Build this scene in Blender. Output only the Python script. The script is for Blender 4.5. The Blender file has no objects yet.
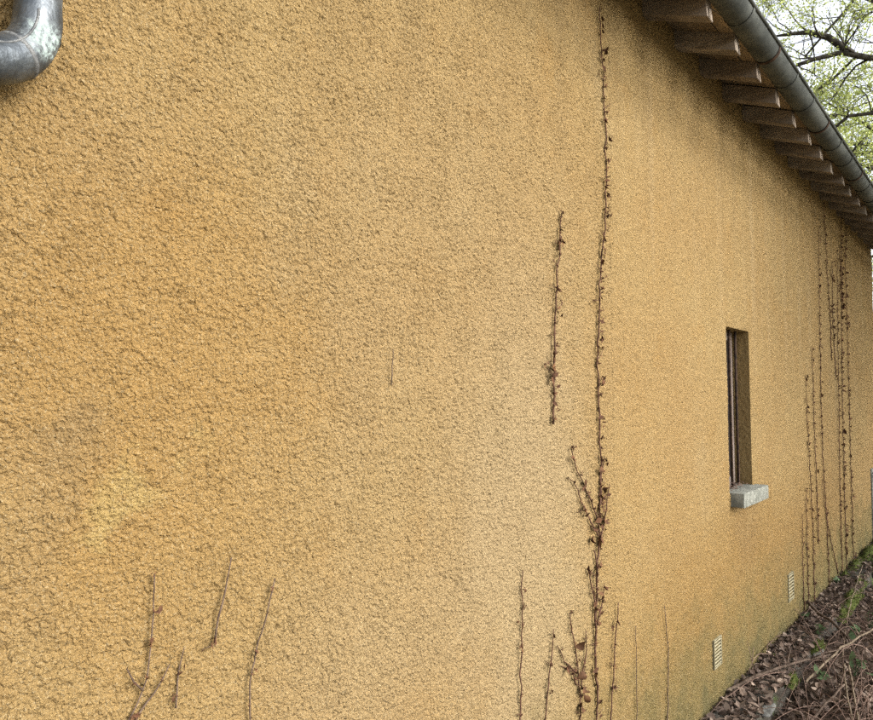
import bpy, math, random
import numpy as np
from mathutils import Vector, Matrix, noise as mnoise

# ------------------------------------------------------------------ camera, world, sun, exposure
scene = bpy.context.scene
COL = scene.collection
R = math.radians
random.seed(7)
rng = np.random.default_rng(11)

cam_d = bpy.data.cameras.new('camera')
cam_d.sensor_width = 36.0
cam_d.lens = 27.2
cam_d.clip_start = 0.02
cam_d.clip_end = 3000
cam = bpy.data.objects.new('camera', cam_d)
COL.objects.link(cam)
cam.location = (0.0, -1.13, 1.6)
cam.rotation_euler = (R(90 + 3.04), 0, R(41 - 90))
scene.camera = cam

SUN_EL, SUN_AZ = 29.0, 164.0       # azimuth measured from +Y clockwise (towards +X)
w = bpy.data.worlds.new('World')
scene.world = w
w.use_nodes = True
wn, wl = w.node_tree.nodes, w.node_tree.links
wn.clear()
sky = wn.new('ShaderNodeTexSky')
sky.sky_type = 'NISHITA'
sky.sun_disc = False
sky.sun_elevation = R(SUN_EL)
sky.sun_rotation = R(SUN_AZ)
sky.air_density = 1.0
sky.dust_density = 4.0
sky.ozone_density = 1.0
hs = wn.new('ShaderNodeHueSaturation')
hs.inputs['Saturation'].default_value = 0.30
hs.inputs['Value'].default_value = 1.7
bg = wn.new('ShaderNodeBackground')
bg.inputs['Strength'].default_value = 0.15
wo = wn.new('ShaderNodeOutputWorld')
wl.new(sky.outputs[0], hs.inputs['Color'])
wl.new(hs.outputs[0], bg.inputs['Color'])
wl.new(bg.outputs[0], wo.inputs['Surface'])

sun_d = bpy.data.lights.new('sun', 'SUN')
sun_d.energy = 1.2
sun_d.angle = R(26)
sun_d.color = (1.0, 0.95, 0.87)
sun = bpy.data.objects.new('sun', sun_d)
COL.objects.link(sun)
sd = Vector((math.sin(R(SUN_AZ)) * math.cos(R(SUN_EL)), math.cos(R(SUN_AZ)) * math.cos(R(SUN_EL)), math.sin(R(SUN_EL))))
sun.rotation_euler = sd.to_track_quat('Z', 'Y').to_euler()
sun.location = (0, -6, 12)

vs = scene.view_settings
vs.view_transform = 'Standard'
vs.look = 'None'
vs.exposure = 1.06
vs.gamma = 1.0
vs.use_curve_mapping = False
scene.cycles.use_denoising = False
scene.cycles.use_adaptive_sampling = False
scene.cycles.sample_clamp_indirect = 3.0
scene.cycles.max_bounces = 6
scene.cycles.diffuse_bounces = 4
scene.cycles.transparent_max_bounces = 6

# ------------------------------------------------------------------ helpers
def tag(o, label=None, cat=None, group=None, kind=None):
    if label: o['label'] = label
    if cat: o['category'] = cat
    if group: o['group'] = group
    if kind: o['kind'] = kind
    return o

def empty(name, loc=(0, 0, 0)):
    o = bpy.data.objects.new(name, None)
    o.empty_display_size = 0.1
    COL.objects.link(o)
    o.location = loc
    return o

def link(name, me, parent=None, mat=None, smooth=False):
    if mat is not None and not me.materials:
        me.materials.append(mat)
    if smooth:
        me.polygons.foreach_set('use_smooth', np.ones(len(me.polygons), dtype=bool))
    o = bpy.data.objects.new(name, me)
    COL.objects.link(o)
    if parent is not None:
        o.parent = parent
        o.matrix_parent_inverse = Matrix.Translation(parent_world(parent)).inverted()
    return o

def parent_world(p):
    v = Vector(p.location)
    return v if p.parent is None else v + Vector((0, 0, 0))

class MB:
    """collects verts and faces (world coordinates) for one mesh"""
    def __init__(s): s.v, s.f = [], []
    def add(s, vs_, fs_):
        n = len(s.v)
        s.v.extend([tuple(a) for a in vs_])
        s.f.extend([tuple(i + n for i in q) for q in fs_])
    def box(s, lo, hi, bev=0.0, jit=0.0):
        x0, y0, z0 = lo; x1, y1, z1 = hi
        if bev <= 0:
            vv = [(x, y, z) for z in (z0, z1) for y in (y0, y1) for x in (x0, x1)]
            ff = [(0, 2, 3, 1), (4, 5, 7, 6), (0, 1, 5, 4), (1, 3, 7, 5), (3, 2, 6, 7), (2, 0, 4, 6)]
        else:
            import bmesh
            bm = bmesh.new()
            bmesh.ops.create_cube(bm, size=1.0)
            for v in bm.verts:
                v.co = Vector(((x0 + x1) / 2 + v.co.x * (x1 - x0), (y0 + y1) / 2 + v.co.y * (y1 - y0), (z0 + z1) / 2 + v.co.z * (z1 - z0)))
            bmesh.ops.bevel(bm, geom=list(bm.edges), offset=bev, segments=2, affect='EDGES', profile=0.6)
            bm.verts.index_update()
            vv = [tuple(v.co) for v in bm.verts]
            ff = [tuple(v.index for v in f.verts) for f in bm.faces]
            bm.free()
        if jit:
            vv = [(a + random.uniform(-jit, jit), b + random.uniform(-jit, jit), c + random.uniform(-jit, jit)) for a, b, c in vv]
        s.add(vv, ff)
    def tube(s, pts, rad, sides=6, cap=True):
        pts = [Vector(p) for p in pts]
        n = len(pts)
        if not hasattr(rad, '__len__'): rad = [rad] * n
        d0 = (pts[1] - pts[0]).normalized()
        up = Vector((0, 0, 1)) if abs(d0.z) < 0.9 else Vector((0, 1, 0))
        side = d0.cross(up).normalized()
        vv, ff = [], []
        for i, p in enumerate(pts):
            d = (pts[min(i + 1, n - 1)] - pts[max(i - 1, 0)])
            d = d.normalized() if d.length > 1e-9 else d0
            side = (side - d * side.dot(d))
            side = side.normalized() if side.length > 1e-6 else d.orthogonal().normalized()
            b = d.cross(side)
            for k in range(sides):
                a = 2 * math.pi * k / sides
                vv.append(p + (side * math.cos(a) + b * math.sin(a)) * rad[i])
        for i in range(n - 1):
            for k in range(sides):
                k2 = (k + 1) % sides
                ff.append((i * sides + k, i * sides + k2, (i + 1) * sides + k2, (i + 1) * sides + k))
        if cap:
            ff.append(tuple(range(sides - 1, -1, -1)))
            ff.append(tuple((n - 1) * sides + k for k in range(sides)))
        s.add(vv, ff)
    def mesh(s, name):
        me = bpy.data.meshes.new(name)
        me.from_pydata(s.v, [], s.f)
        me.update()
        return me
    def build(s, name, mat, parent=None, smooth=False):
        return link(name, s.mesh(name), parent, mat, smooth)

def grid_mesh(name, P, keep=None):
    """P: (rows, cols, 3) array -> quad grid; keep: (rows-1, cols-1) mask"""
    nr, nc = P.shape[:2]
    idx = np.arange(nr * nc).reshape(nr, nc)
    q = np.stack([idx[:-1, :-1], idx[:-1, 1:], idx[1:, 1:], idx[1:, :-1]], -1)
    q = q[keep] if keep is not None else q.reshape(-1, 4)
    me = bpy.data.meshes.new(name)
    me.vertices.add(nr * nc)
    me.vertices.foreach_set('co', P.reshape(-1).astype(np.float32))
    nq = len(q)
    me.loops.add(nq * 4)
    me.loops.foreach_set('vertex_index', q.reshape(-1).astype(np.int32))
    me.polygons.add(nq)
    me.polygons.foreach_set('loop_start', (np.arange(nq) * 4).astype(np.int32))
    me.polygons.foreach_set('use_smooth', np.ones(nq, dtype=bool))
    me.update(calc_edges=True)
    return me

def quads_mesh(name, V):
    """V: (n, 4, 3) separate quads"""
    n = len(V)
    me = bpy.data.meshes.new(name)
    me.vertices.add(n * 4)
    me.vertices.foreach_set('co', V.reshape(-1).astype(np.float32))
    me.loops.add(n * 4)
    me.loops.foreach_set('vertex_index', np.arange(n * 4, dtype=np.int32))
    me.polygons.add(n)
    me.polygons.foreach_set('loop_start', (np.arange(n) * 4).astype(np.int32))
    me.update(calc_edges=True)
    return me

_perm = np.random.default_rng(3).integers(0, 256, 512)
_ang = np.random.default_rng(5).uniform(0, 2 * np.pi, 256)
_gx, _gy = np.cos(_ang), np.sin(_ang)
def perlin(x, y, seed=0):
    xi = np.floor(x).astype(np.int64); yi = np.floor(y).astype(np.int64)
    xf = x - xi; yf = y - yi
    def h(a, b): return _perm[(_perm[(a + seed * 37) & 255] + b) & 255]
    def g(a, b, dx, dy):
        k = h(a, b)
        return _gx[k] * dx + _gy[k] * dy
    u = xf * xf * xf * (xf * (xf * 6 - 15) + 10); v = yf * yf * yf * (yf * (yf * 6 - 15) + 10)
    a = g(xi, yi, xf, yf); b = g(xi + 1, yi, xf - 1, yf)
    c = g(xi, yi + 1, xf, yf - 1); d = g(xi + 1, yi + 1, xf - 1, yf - 1)
    return 1.5 * ((a + u * (b - a)) + v * ((c + u * (d - c)) - (a + u * (b - a))))

# ------------------------------------------------------------------ materials
class NT:
    def __init__(s, name):
        s.m = bpy.data.materials.new(name); s.m.use_nodes = True
        s.n = s.m.node_tree.nodes; s.l = s.m.node_tree.links
        s.b = s.n['Principled BSDF']; s.out = s.n['Material Output']
        s.b.inputs['Specular IOR Level'].default_value = 0.08
    def node(s, t, **kw):
        nd = s.n.new(t)
        for k, v in kw.items(): setattr(nd, k, v)
        return nd
    def set(s, sock, v):
        if hasattr(v, 'is_output') or isinstance(v, bpy.types.NodeSocket): s.l.new(v, sock)
        elif isinstance(v, (tuple, list)) and len(v) == 3 and sock.type == 'RGBA': sock.default_value = (*v, 1)
        else: sock.default_value = v
    def pos(s):
        if not hasattr(s, '_p'): s._p = s.node('ShaderNodeNewGeometry').outputs['Position']
        return s._p
    def mapped(s, scale=(1, 1, 1), vec=None):
        m = s.node('ShaderNodeMapping'); s.set(m.inputs['Vector'], vec or s.pos()); m.inputs['Scale'].default_value = scale
        return m.outputs[0]
    def noise(s, scale, detail=3, rough=0.55, vec=None, dist=0.0):
        t = s.node('ShaderNodeTexNoise'); s.set(t.inputs['Vector'], vec or s.pos())
        t.inputs['Scale'].default_value = scale; t.inputs['Detail'].default_value = detail
        t.inputs['Roughness'].default_value = rough; t.inputs['Distortion'].default_value = dist
        return t.outputs['Fac']
    def rng(s, v, a, b, c=0.0, d=1.0, smooth=True):
        m = s.node('ShaderNodeMapRange'); m.interpolation_type = 'SMOOTHSTEP' if smooth else 'LINEAR'
        s.set(m.inputs['Value'], v)
        for k, x in zip(('From Min', 'From Max', 'To Min', 'To Max'), (a, b, c, d)): m.inputs[k].default_value = x
        return m.outputs[0]
    def math(s, op, a, b=0.0):
        m = s.node('ShaderNodeMath', operation=op); s.set(m.inputs[0], a); s.set(m.inputs[1], b)
        return m.outputs[0]
    def mix(s, f, a, b, mode='MIX'):
        m = s.node('ShaderNodeMix', data_type='RGBA', blend_type=mode)
        s.set(m.inputs[0], f); s.set(m.inputs[6], a); s.set(m.inputs[7], b)
        return m.outputs[2]
    def xyz(s, v=None):
        x = s.node('ShaderNodeSeparateXYZ'); s.set(x.inputs[0], v or s.pos()); return x.outputs
    def bump(s, h, dist, strength=1.0, normal=None):
        b = s.node('ShaderNodeBump'); s.set(b.inputs['Height'], h); b.inputs['Distance'].default_value = dist
        b.inputs['Strength'].default_value = strength
        if normal is not None: s.set(b.inputs['Normal'], normal)
        return b.outputs[0]
    def done(s, color=None, rough=None, normal=None, metal=None):
        if color is not None: s.set(s.b.inputs['Base Color'], color)
        if rough is not None: s.set(s.b.inputs['Roughness'], rough)
        if normal is not None: s.set(s.b.inputs['Normal'], normal)
        if metal is not None: s.set(s.b.inputs['Metallic'], metal)
        return s.m

def mat_stucco():
    t = NT('ochre_roughcast')
    X, Y, Z = t.xyz()
    warp = t.noise(5.0, 4, 0.6)
    wv = t.math('MULTIPLY', t.math('SUBTRACT', warp, 0.5), 0.5)
    c = t.mix(t.rng(t.noise(0.9, 4, 0.6), 0.3, 0.7), (0.245, 0.160, 0.065), (0.262, 0.184, 0.080))
    # blotches left by the rain, warmer and paler
    c = t.mix(t.rng(t.noise(4.5, 5, 0.62), 0.5, 0.75, 0, 0.55), c, (0.245, 0.147, 0.049))
    c = t.mix(t.rng(t.noise(2.6, 5, 0.6, vec=t.mapped((1, 1, 0.5))), 0.56, 0.78, 0, 0.5), c, (0.282, 0.213, 0.113))
    def blob(cx, cz, rx, rz, a):
        dx = t.math('DIVIDE', t.math('SUBTRACT', t.math('ADD', X, wv), cx), rx)
        dz = t.math('DIVIDE', t.math('SUBTRACT', t.math('ADD', Z, wv), cz), rz)
        d = t.math('SQRT', t.math('ADD', t.math('MULTIPLY', dx, dx), t.math('MULTIPLY', dz, dz)))
        return t.rng(d, 0.35, 1.3, a, 0.0)
    # washed-out paler band beside the tall vine
    c = t.mix(blob(1.72, 1.05, 0.42, 0.95, 0.6), c, (0.287, 0.223, 0.129))
    c = t.mix(blob(1.1, 0.95, 0.35, 0.3, 0.35), c, (0.282, 0.215, 0.122))
    c = t.mix(blob(1.5, 1.75, 0.8, 0.9, 0.25), c, (0.282, 0.215, 0.122))
    # rusty orange near the vents
    c = t.mix(blob(3.9, 0.5, 1.9, 0.6, 0.75), c, (0.193, 0.114, 0.034))
    c = t.mix(blob(5.9, 0.5, 1.5, 0.6, 0.8), c, (0.193, 0.119, 0.043))
    c = t.mix(blob(0.55, 1.6, 0.38, 0.5, 0.55), c, (0.253, 0.150, 0.047))
    c = t.mix(blob(0.40, 1.85, 0.12, 0.35, 0.2), c, (0.210, 0.133, 0.050))
    # yellow patch of repaired render and a grey smear by it
    c = t.mix(blob(0.535, 1.465, 0.07, 0.05, 0.5), c, (0.314, 0.240, 0.094))
    c = t.mix(blob(0.375, 1.50, 0.03, 0.06, 0.35), c, (0.153, 0.103, 0.047))
    c = t.mix(blob(0.36, 1.40, 0.10, 0.22, 0.2), c, (0.190, 0.137, 0.073))
    # dirt runs under the eaves
    st = t.noise(7.0, 4, 0.55, vec=t.mapped((1.0, 1.0, 0.06)))
    c = t.mix(t.math('MULTIPLY', t.rng(st, 0.45, 0.66, 0, 0.4), t.rng(Z, 2.0, 3.0)), c, (0.190, 0.133, 0.062))
    sp = t.noise(11.0, 3, 0.5, vec=t.mapped((1.0, 1.0, 0.03)))
    c = t.mix(t.math('MULTIPLY', t.math('MULTIPLY', t.rng(sp, 0.52, 0.68, 0, 0.22), t.rng(Z, 1.2, 2.6)), t.rng(X, 1.9, 2.8)), c, (0.36, 0.28, 0.165))
    c = t.mix(blob(3.88, 0.86, 0.26, 0.24, 0.35), c, (0.141, 0.086, 0.037))  # damp stain below the sill, with the sill's shadow partly painted in
    c = t.mix(t.math('MULTIPLY', t.rng(st, 0.52, 0.7, 0.15, 0.6), blob(6.3, 1.7, 0.75, 1.5, 1.0)), c, (0.190, 0.137, 0.069))
    # algae at the foot of the wall
    ag = t.math('ADD', Z, t.math('MULTIPLY', t.math('SUBTRACT', t.noise(6.0, 5, 0.65), 0.5), 0.9))
    c = t.mix(t.rng(ag, 0.16, 0.78, 0.85, 0.0), c, (0.099, 0.083, 0.031))
    c = t.mix(t.rng(ag, 0.05, 0.26, 0.7, 0.0), c, (0.052, 0.053, 0.022))
    # grain
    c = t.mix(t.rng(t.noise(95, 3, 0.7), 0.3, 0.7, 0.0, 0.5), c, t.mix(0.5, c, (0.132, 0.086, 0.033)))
    c = t.mix(t.rng(t.noise(240, 2, 0.7), 0.54, 0.68, 0, 0.5), c, (0.342, 0.280, 0.169))  # pale sand grains that double as painted highlights
    vo = t.node('ShaderNodeTexVoronoi'); vo.feature = 'F1'
    dv = t.node('ShaderNodeVectorMath', operation='ADD'); t.l.new(t.pos(), dv.inputs[0])
    nz = t.node('ShaderNodeTexNoise'); t.l.new(t.pos(), nz.inputs['Vector']); nz.inputs['Scale'].default_value = 140; nz.inputs['Detail'].default_value = 2
    ns = t.node('ShaderNodeVectorMath', operation='SCALE'); t.l.new(nz.outputs['Color'], ns.inputs[0]); ns.inputs['Scale'].default_value = 0.007
    t.l.new(ns.outputs[0], dv.inputs[1]); t.l.new(dv.outputs[0], vo.inputs['Vector']); vo.inputs['Scale'].default_value = 190
    h1 = t.math('SUBTRACT', 1.0, vo.outputs['Distance'])
    h2 = t.noise(320, 4, 0.72)
    h3 = t.noise(70, 3, 0.6)
    h = t.math('ADD', t.math('ADD', t.math('MULTIPLY', h1, 0.36), t.math('MULTIPLY', h2, 0.32)), t.math('MULTIPLY', h3, 0.35))
    t.b.inputs['Specular IOR Level'].default_value = 0.12
    return t.done(c, 0.95, t.bump(h, 0.0155, 1.0))

def simple(name, ca, cb, scale, rough=0.85, bump=0.0, bscale=None, stretch=(1, 1, 1), metal=None, lo=0.35, hi=0.65, obj_rand=0.0):
    t = NT(name)
    v = t.mapped(stretch)
    c = t.mix(t.rng(t.noise(scale, 5, 0.62, vec=v), lo, hi), ca, cb)
    if obj_rand:
        oi = t.node('ShaderNodeObjectInfo').outputs['Random']
        c = t.mix(t.rng(oi, 0, 1, 0, obj_rand, False), c, tuple(0.35 * a for a in ca))
    nrm = t.bump(t.noise(bscale or scale * 2, 5, 0.65, vec=v), bump) if bump else None
    return t.done(c, rough, nrm, metal)

def mat_leaf(name, cols, transl=0.4, rough=0.6):
    t = NT(name)
    g = t.node('ShaderNodeNewGeometry')
    cr = t.node('ShaderNodeValToRGB')
    els = cr.color_ramp.elements
    while len(els) < len(cols): els.new(0.5)
    for i, cc in enumerate(cols):
        els[i].position = i / max(1, len(cols) - 1); els[i].color = (*cc, 1)
    t.l.new(g.outputs['Random Per Island'], cr.inputs[0])
    t.done(cr.outputs[0], rough)
    if transl:
        tr = t.node('ShaderNodeBsdfTranslucent'); t.l.new(cr.outputs[0], tr.inputs['Color'])
        mx = t.node('ShaderNodeMixShader'); mx.inputs[0].default_value = transl
        t.l.new(t.b.outputs[0], mx.inputs[1]); t.l.new(tr.outputs[0], mx.inputs[2])
        t.l.new(mx.outputs[0], t.out.inputs['Surface'])
    return t.m

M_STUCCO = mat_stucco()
def mat_wood():
    t = NT('weathered_rafter_wood')
    c = t.mix(t.rng(t.noise(14, 5, 0.65, vec=t.mapped((1, 0.18, 1))), 0.35, 0.68), (0.15, 0.125, 0.098), (0.29, 0.245, 0.20))
    c = t.mix(t.rng(t.noise(70, 4, 0.6, vec=t.mapped((1, 0.06, 1))), 0.5, 0.7, 0, 0.6), c, (0.05, 0.033, 0.022))
    oi = t.node('ShaderNodeObjectInfo').outputs['Random']
    c = t.mix(t.rng(oi, 0, 1, 0, 0.5, False), c, (0.13, 0.10, 0.075))
    return t.done(c, 0.85, t.bump(t.noise(60, 4, 0.6, vec=t.mapped((1, 0.08, 1))), 0.004))
M_WOOD = mat_wood()
M_BOARD = simple('soffit_board_wood', (0.18, 0.14, 0.098), (0.32, 0.255, 0.18), 9, 0.85, 0.003, 50, (0.12, 1, 1), obj_rand=0.5)
def mat_zinc(name, dark, light, patina):
    t = NT(name)
    c = t.mix(t.rng(t.noise(6, 5, 0.6), 0.35, 0.68), dark, light)
    c = t.mix(t.rng(t.noise(28, 6, 0.7), 0.55, 0.75, 0, 0.5), c, patina)
    return t.done(c, t.rng(t.noise(18, 4), 0.3, 0.7, 0.6, 0.8), t.bump(t.noise(40, 4), 0.0015), 0.15)
M_GUTTER = mat_zinc('weathered_zinc_gutter', (0.038, 0.042, 0.04), (0.075, 0.081, 0.076), (0.14, 0.15, 0.14))
def mat_pipe():
    t = NT('weathered_zinc_pipe')
    c = t.mix(t.rng(t.noise(14, 5, 0.6), 0.35, 0.68), (0.07, 0.08, 0.09), (0.16, 0.175, 0.185))
    X, Y, Z = t.xyz()
    v = t.node('ShaderNodeVectorMath', operation='DISTANCE')
    t.l.new(t.pos(), v.inputs[0]); v.inputs[1].default_value = (0.335, -0.082, 2.12)
    d = t.math('ADD', v.outputs['Value'], t.math('MULTIPLY', t.math('SUBTRACT', t.noise(90, 5, 0.7), 0.5), 0.05))
    k = t.rng(d, 0.014, 0.036, 1.0, 0.0)
    k = t.math('MULTIPLY', k, t.rng(t.noise(120, 5, 0.75), 0.36, 0.6))
    c = t.mix(k, c, (0.30, 0.37, 0.355))
    c = t.mix(t.rng(t.noise(45, 6, 0.75, vec=t.mapped((1, 1, 0.35))), 0.5, 0.68, 0, 0.7), c, (0.045, 0.05, 0.055))
    met = t.math('SUBTRACT', 0.8, t.math('MULTIPLY', k, 0.7))
    return t.done(c, t.rng(t.math('ADD', k, t.math('MULTIPLY', t.noise(50, 5, 0.7), 0.8)), 0, 1.2, 0.32, 0.85), t.bump(t.noise(45, 4), 0.0025), met)
M_PIPE = mat_pipe()
M_SOLDER = simple('dull_solder', (0.07, 0.075, 0.08), (0.15, 0.155, 0.155), 60, 0.6, 0.002, 120, metal=0.3)
M_SILL = simple('grey_cast_concrete', (0.12, 0.125, 0.108), (0.20, 0.205, 0.18), 22, 0.9, 0.003, 130)
M_FRAME = simple('grey_window_wood', (0.12, 0.095, 0.08), (0.2, 0.165, 0.145), 20, 0.8, 0.002, 60, (1, 1, 0.15))
M_IRON = simple('rusty_dark_iron', (0.018, 0.013, 0.011), (0.05, 0.03, 0.02), 40, 0.75, 0.001, 120)
M_VENT = simple('yellowed_vent_plastic', (0.155, 0.138, 0.085), (0.21, 0.19, 0.125), 30, 0.6)
M_DARK = simple('dark_vent_cavity', (0.085, 0.075, 0.045), (0.12, 0.105, 0.065), 20, 0.9)
def mat_glass():
    t = NT('dusty_dark_glass')
    c = t.mix(t.rng(t.noise(12, 5), 0.35, 0.7), (0.03, 0.027, 0.027), (0.09, 0.08, 0.08))
    t.b.inputs['Specular IOR Level'].default_value = 0.5
    return t.done(c, t.rng(t.noise(20, 4), 0.3, 0.7, 0.12, 0.4))
M_GLASS = mat_glass()
M_TILE = simple('brown_roof_sheet', (0.16, 0.07, 0.045), (0.27, 0.13, 0.08), 6, 0.9, 0.004, 40)
M_VINE = simple('dry_vine_stem', (0.05, 0.027, 0.018), (0.115, 0.065, 0.042), 50, 0.9, 0.002, 160)
M_TUFT = mat_leaf('withered_vine_tufts', [(0.045, 0.024, 0.015), (0.095, 0.046, 0.025), (0.06, 0.031, 0.019), (0.12, 0.062, 0.03)], 0.0, 0.9)
M_VINEPALE = simple('grey_dry_vine_stem', (0.055, 0.037, 0.028), (0.12, 0.085, 0.062), 50, 0.9, 0.002, 160)
def mat_path():
    t = NT('mossy_concrete')
    c = t.mix(t.rng(t.noise(9, 5, 0.65), 0.35, 0.68), (0.03, 0.025, 0.02), (0.095, 0.088, 0.076))
    c = t.mix(t.rng(t.noise(5, 5, 0.65), 0.55, 0.66, 0, 0.8), c, (0.05, 0.075, 0.02))
    return t.done(c, 0.95, t.bump(t.noise(70, 5, 0.7), 0.01))
M_PATH = mat_path()
def mat_soil():
    t = NT('leafy_soil')
    c = t.mix(t.rng(t.noise(11, 5, 0.62), 0.35, 0.65), (0.03, 0.022, 0.016), (0.095, 0.066, 0.045))
    d = t.mix(t.rng(t.noise(3, 6, 0.7), 0.35, 0.65), (0.27, 0.235, 0.16), (0.42, 0.37, 0.26))   # pale open ground out of view, added to bounce light under the eaves
    X, Y, Z = t.xyz()
    k = t.rng(t.math('ADD', Y, t.math('MULTIPLY', t.noise(2.0, 4, 0.6), 0.8)), -1.3, -0.6, 1.0, 0.0)
    return t.done(t.mix(k, c, d), 0.95, t.bump(t.noise(60, 5, 0.65), 0.02))
M_SOIL = mat_soil()
M_LITTER = mat_leaf('dead_leaves', [(0.042, 0.03, 0.024), (0.12, 0.086, 0.066), (0.07, 0.052, 0.044), (0.17, 0.125, 0.098), (0.052, 0.038, 0.032), (0.28, 0.22, 0.175), (0.09, 0.06, 0.046)], 0.15, 0.65)
M_PALELEAF = simple('pale_dry_leaf', (0.20, 0.145, 0.11), (0.33, 0.26, 0.21), 40, 0.7, 0.001, 150, obj_rand=0.7)
M_MOSS = simple('green_moss', (0.035, 0.05, 0.012), (0.085, 0.10, 0.028), 30, 0.95, 0.01, 160)
M_MOSSBLADE = mat_leaf('green_moss_fronds', [(0.04, 0.055, 0.013), (0.10, 0.115, 0.03), (0.065, 0.08, 0.02), (0.14, 0.145, 0.045)], 0.2, 0.8)
M_STICK = simple('bark_of_fallen_sticks', (0.055, 0.04, 0.03), (0.135, 0.1, 0.078), 30, 0.85, 0.003, 120, obj_rand=0.2)
M_STICKPALE = simple('bare_pale_stick', (0.095, 0.075, 0.052), (0.18, 0.14, 0.10), 30, 0.8, 0.002, 120)
M_TWIG = simple('dry_bramble_twigs', (0.10, 0.064, 0.05), (0.2, 0.14, 0.11), 30, 0.8, 0.001, 120, obj_rand=0.6)
M_GREEN = mat_leaf('fresh_green_leaves', [(0.05, 0.08, 0.035), (0.085, 0.125, 0.06), (0.06, 0.095, 0.05)], 0.3, 0.5)
M_BARK = simple('dark_tree_bark', (0.03, 0.027, 0.022), (0.085, 0.078, 0.065), 9, 0.95, 0.02, 30)
M_LEAF = mat_leaf('spring_leaves', [(0.24, 0.29, 0.07), (0.36, 0.40, 0.13), (0.28, 0.34, 0.09), (0.45, 0.46, 0.20)], 0.65, 0.6)
M_HEDGE = mat_leaf('shrub_leaves', [(0.05, 0.08, 0.02), (0.12, 0.15, 0.05), (0.085, 0.12, 0.03)], 0.35, 0.6)
M_STONE = simple('pale_flat_stone', (0.06, 0.06, 0.056), (0.14, 0.14, 0.13), 20, 0.9, 0.004, 90)
M_HATCH = simple('dark_painted_metal', (0.025, 0.027, 0.03), (0.045, 0.047, 0.05), 12, 0.6, 0.001, 60)

# ------------------------------------------------------------------ large structure: ground and path
PATH_Z = 0.10
def symlog(n, near, far):
    s = np.linspace(-1, 1, n)
    return np.sign(s) * (near * np.abs(s) + (far - near) * np.abs(s) ** 7)
gx = 4.5 + symlog(181, 14, 900); gy = -0.8 + symlog(161, 10, 900)
GX, GY = np.meshgrid(gx, gy)
near = np.exp(-((GX - 4) ** 2 + GY ** 2) / 300.0)
def ground_z(x, y):
    x = np.asarray(x, float); y = np.asarray(y, float)
    return 0.035 + 0.05 * perlin(x / 1.1, y / 1.1, 2) + 0.025 * perlin(x / 0.35, y / 0.35, 4) - 0.03 * np.clip((-y - 0.2) / 0.6, 0, 1)
GZ = np.where(near > 0.01, ground_z(GX, GY), 0.0)
GZ = np.where(GY > -0.12, np.minimum(GZ, 0.03), GZ)
ground = link('ground', grid_mesh('ground', np.stack([GX, GY, GZ], -1)), None, M_SOIL)
tag(ground, 'dark leafy soil beside the house', kind='structure')

px = np.arange(-2.6, 8.95, 0.025)
pt = np.array([0.0, 0.03, 0.06, 0.09, 0.12, 0.15, 0.18, 0.20, 0.215, 0.225])
PX, PT = np.meshgrid(px, pt)
edge = 1 + 0.18 * perlin(PX / 0.22, PX * 0 + 3.1, 6) + 0.10 * perlin(PX / 0.06, PX * 0 + 7.7, 8)
PY = -PT * edge
PZ = PATH_Z + 0.006 * perlin(PX / 0.08, PT / 0.08, 9)
PZ = np.where(PT >= 0.2149, PATH_Z - 0.02 - (PT - 0.2149) * 11, PZ)
path = link('path', grid_mesh('path', np.stack([PX, PY + 0.02, PZ], -1)[::-1]), None, M_PATH)
tag(path, 'narrow mossy concrete path along the foot of the wall', kind='structure')

# ------------------------------------------------------------------ the house
house = empty('house', (0, 0, 0))
tag(house, 'house with ochre roughcast wall, exposed rafters and zinc gutter', 'house')
WX0, WX1 = -2.6, 8.72
ZT = 3.33
WIN = (3.64, 4.045, 1.085, 1.965)   # opening x0 x1 z0 z1

_cells = np.random.default_rng(17).random((3, 4096))
def grains(x, y, seed):
    """rounded grains of grit: the tallest of the domes round each point"""
    xi = np.floor(x).astype(np.int64); yi = np.floor(y).astype(np.int64)
    best = np.zeros_like(x)
    for dx in (-1, 0, 1):
        for dy in (-1, 0, 1):
            cx, cy = xi + dx, yi + dy
            k = (_perm[(_perm[(cx + seed * 57) & 255] + cy) & 255] * 16 + ((cx * 7 + cy * 13) & 15)) & 4095
            d2 = (x - cx - _cells[0][k]) ** 2 + (y - cy - _cells[1][k]) ** 2
            r = 0.45 + 0.4 * _cells[2][k]
            best = np.maximum(best, np.sqrt(np.clip(1 - d2 / (r * r), 0, 1)) * (0.35 + 0.65 * _cells[2][(k * 5 + 3) & 4095]))
    return best

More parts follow.
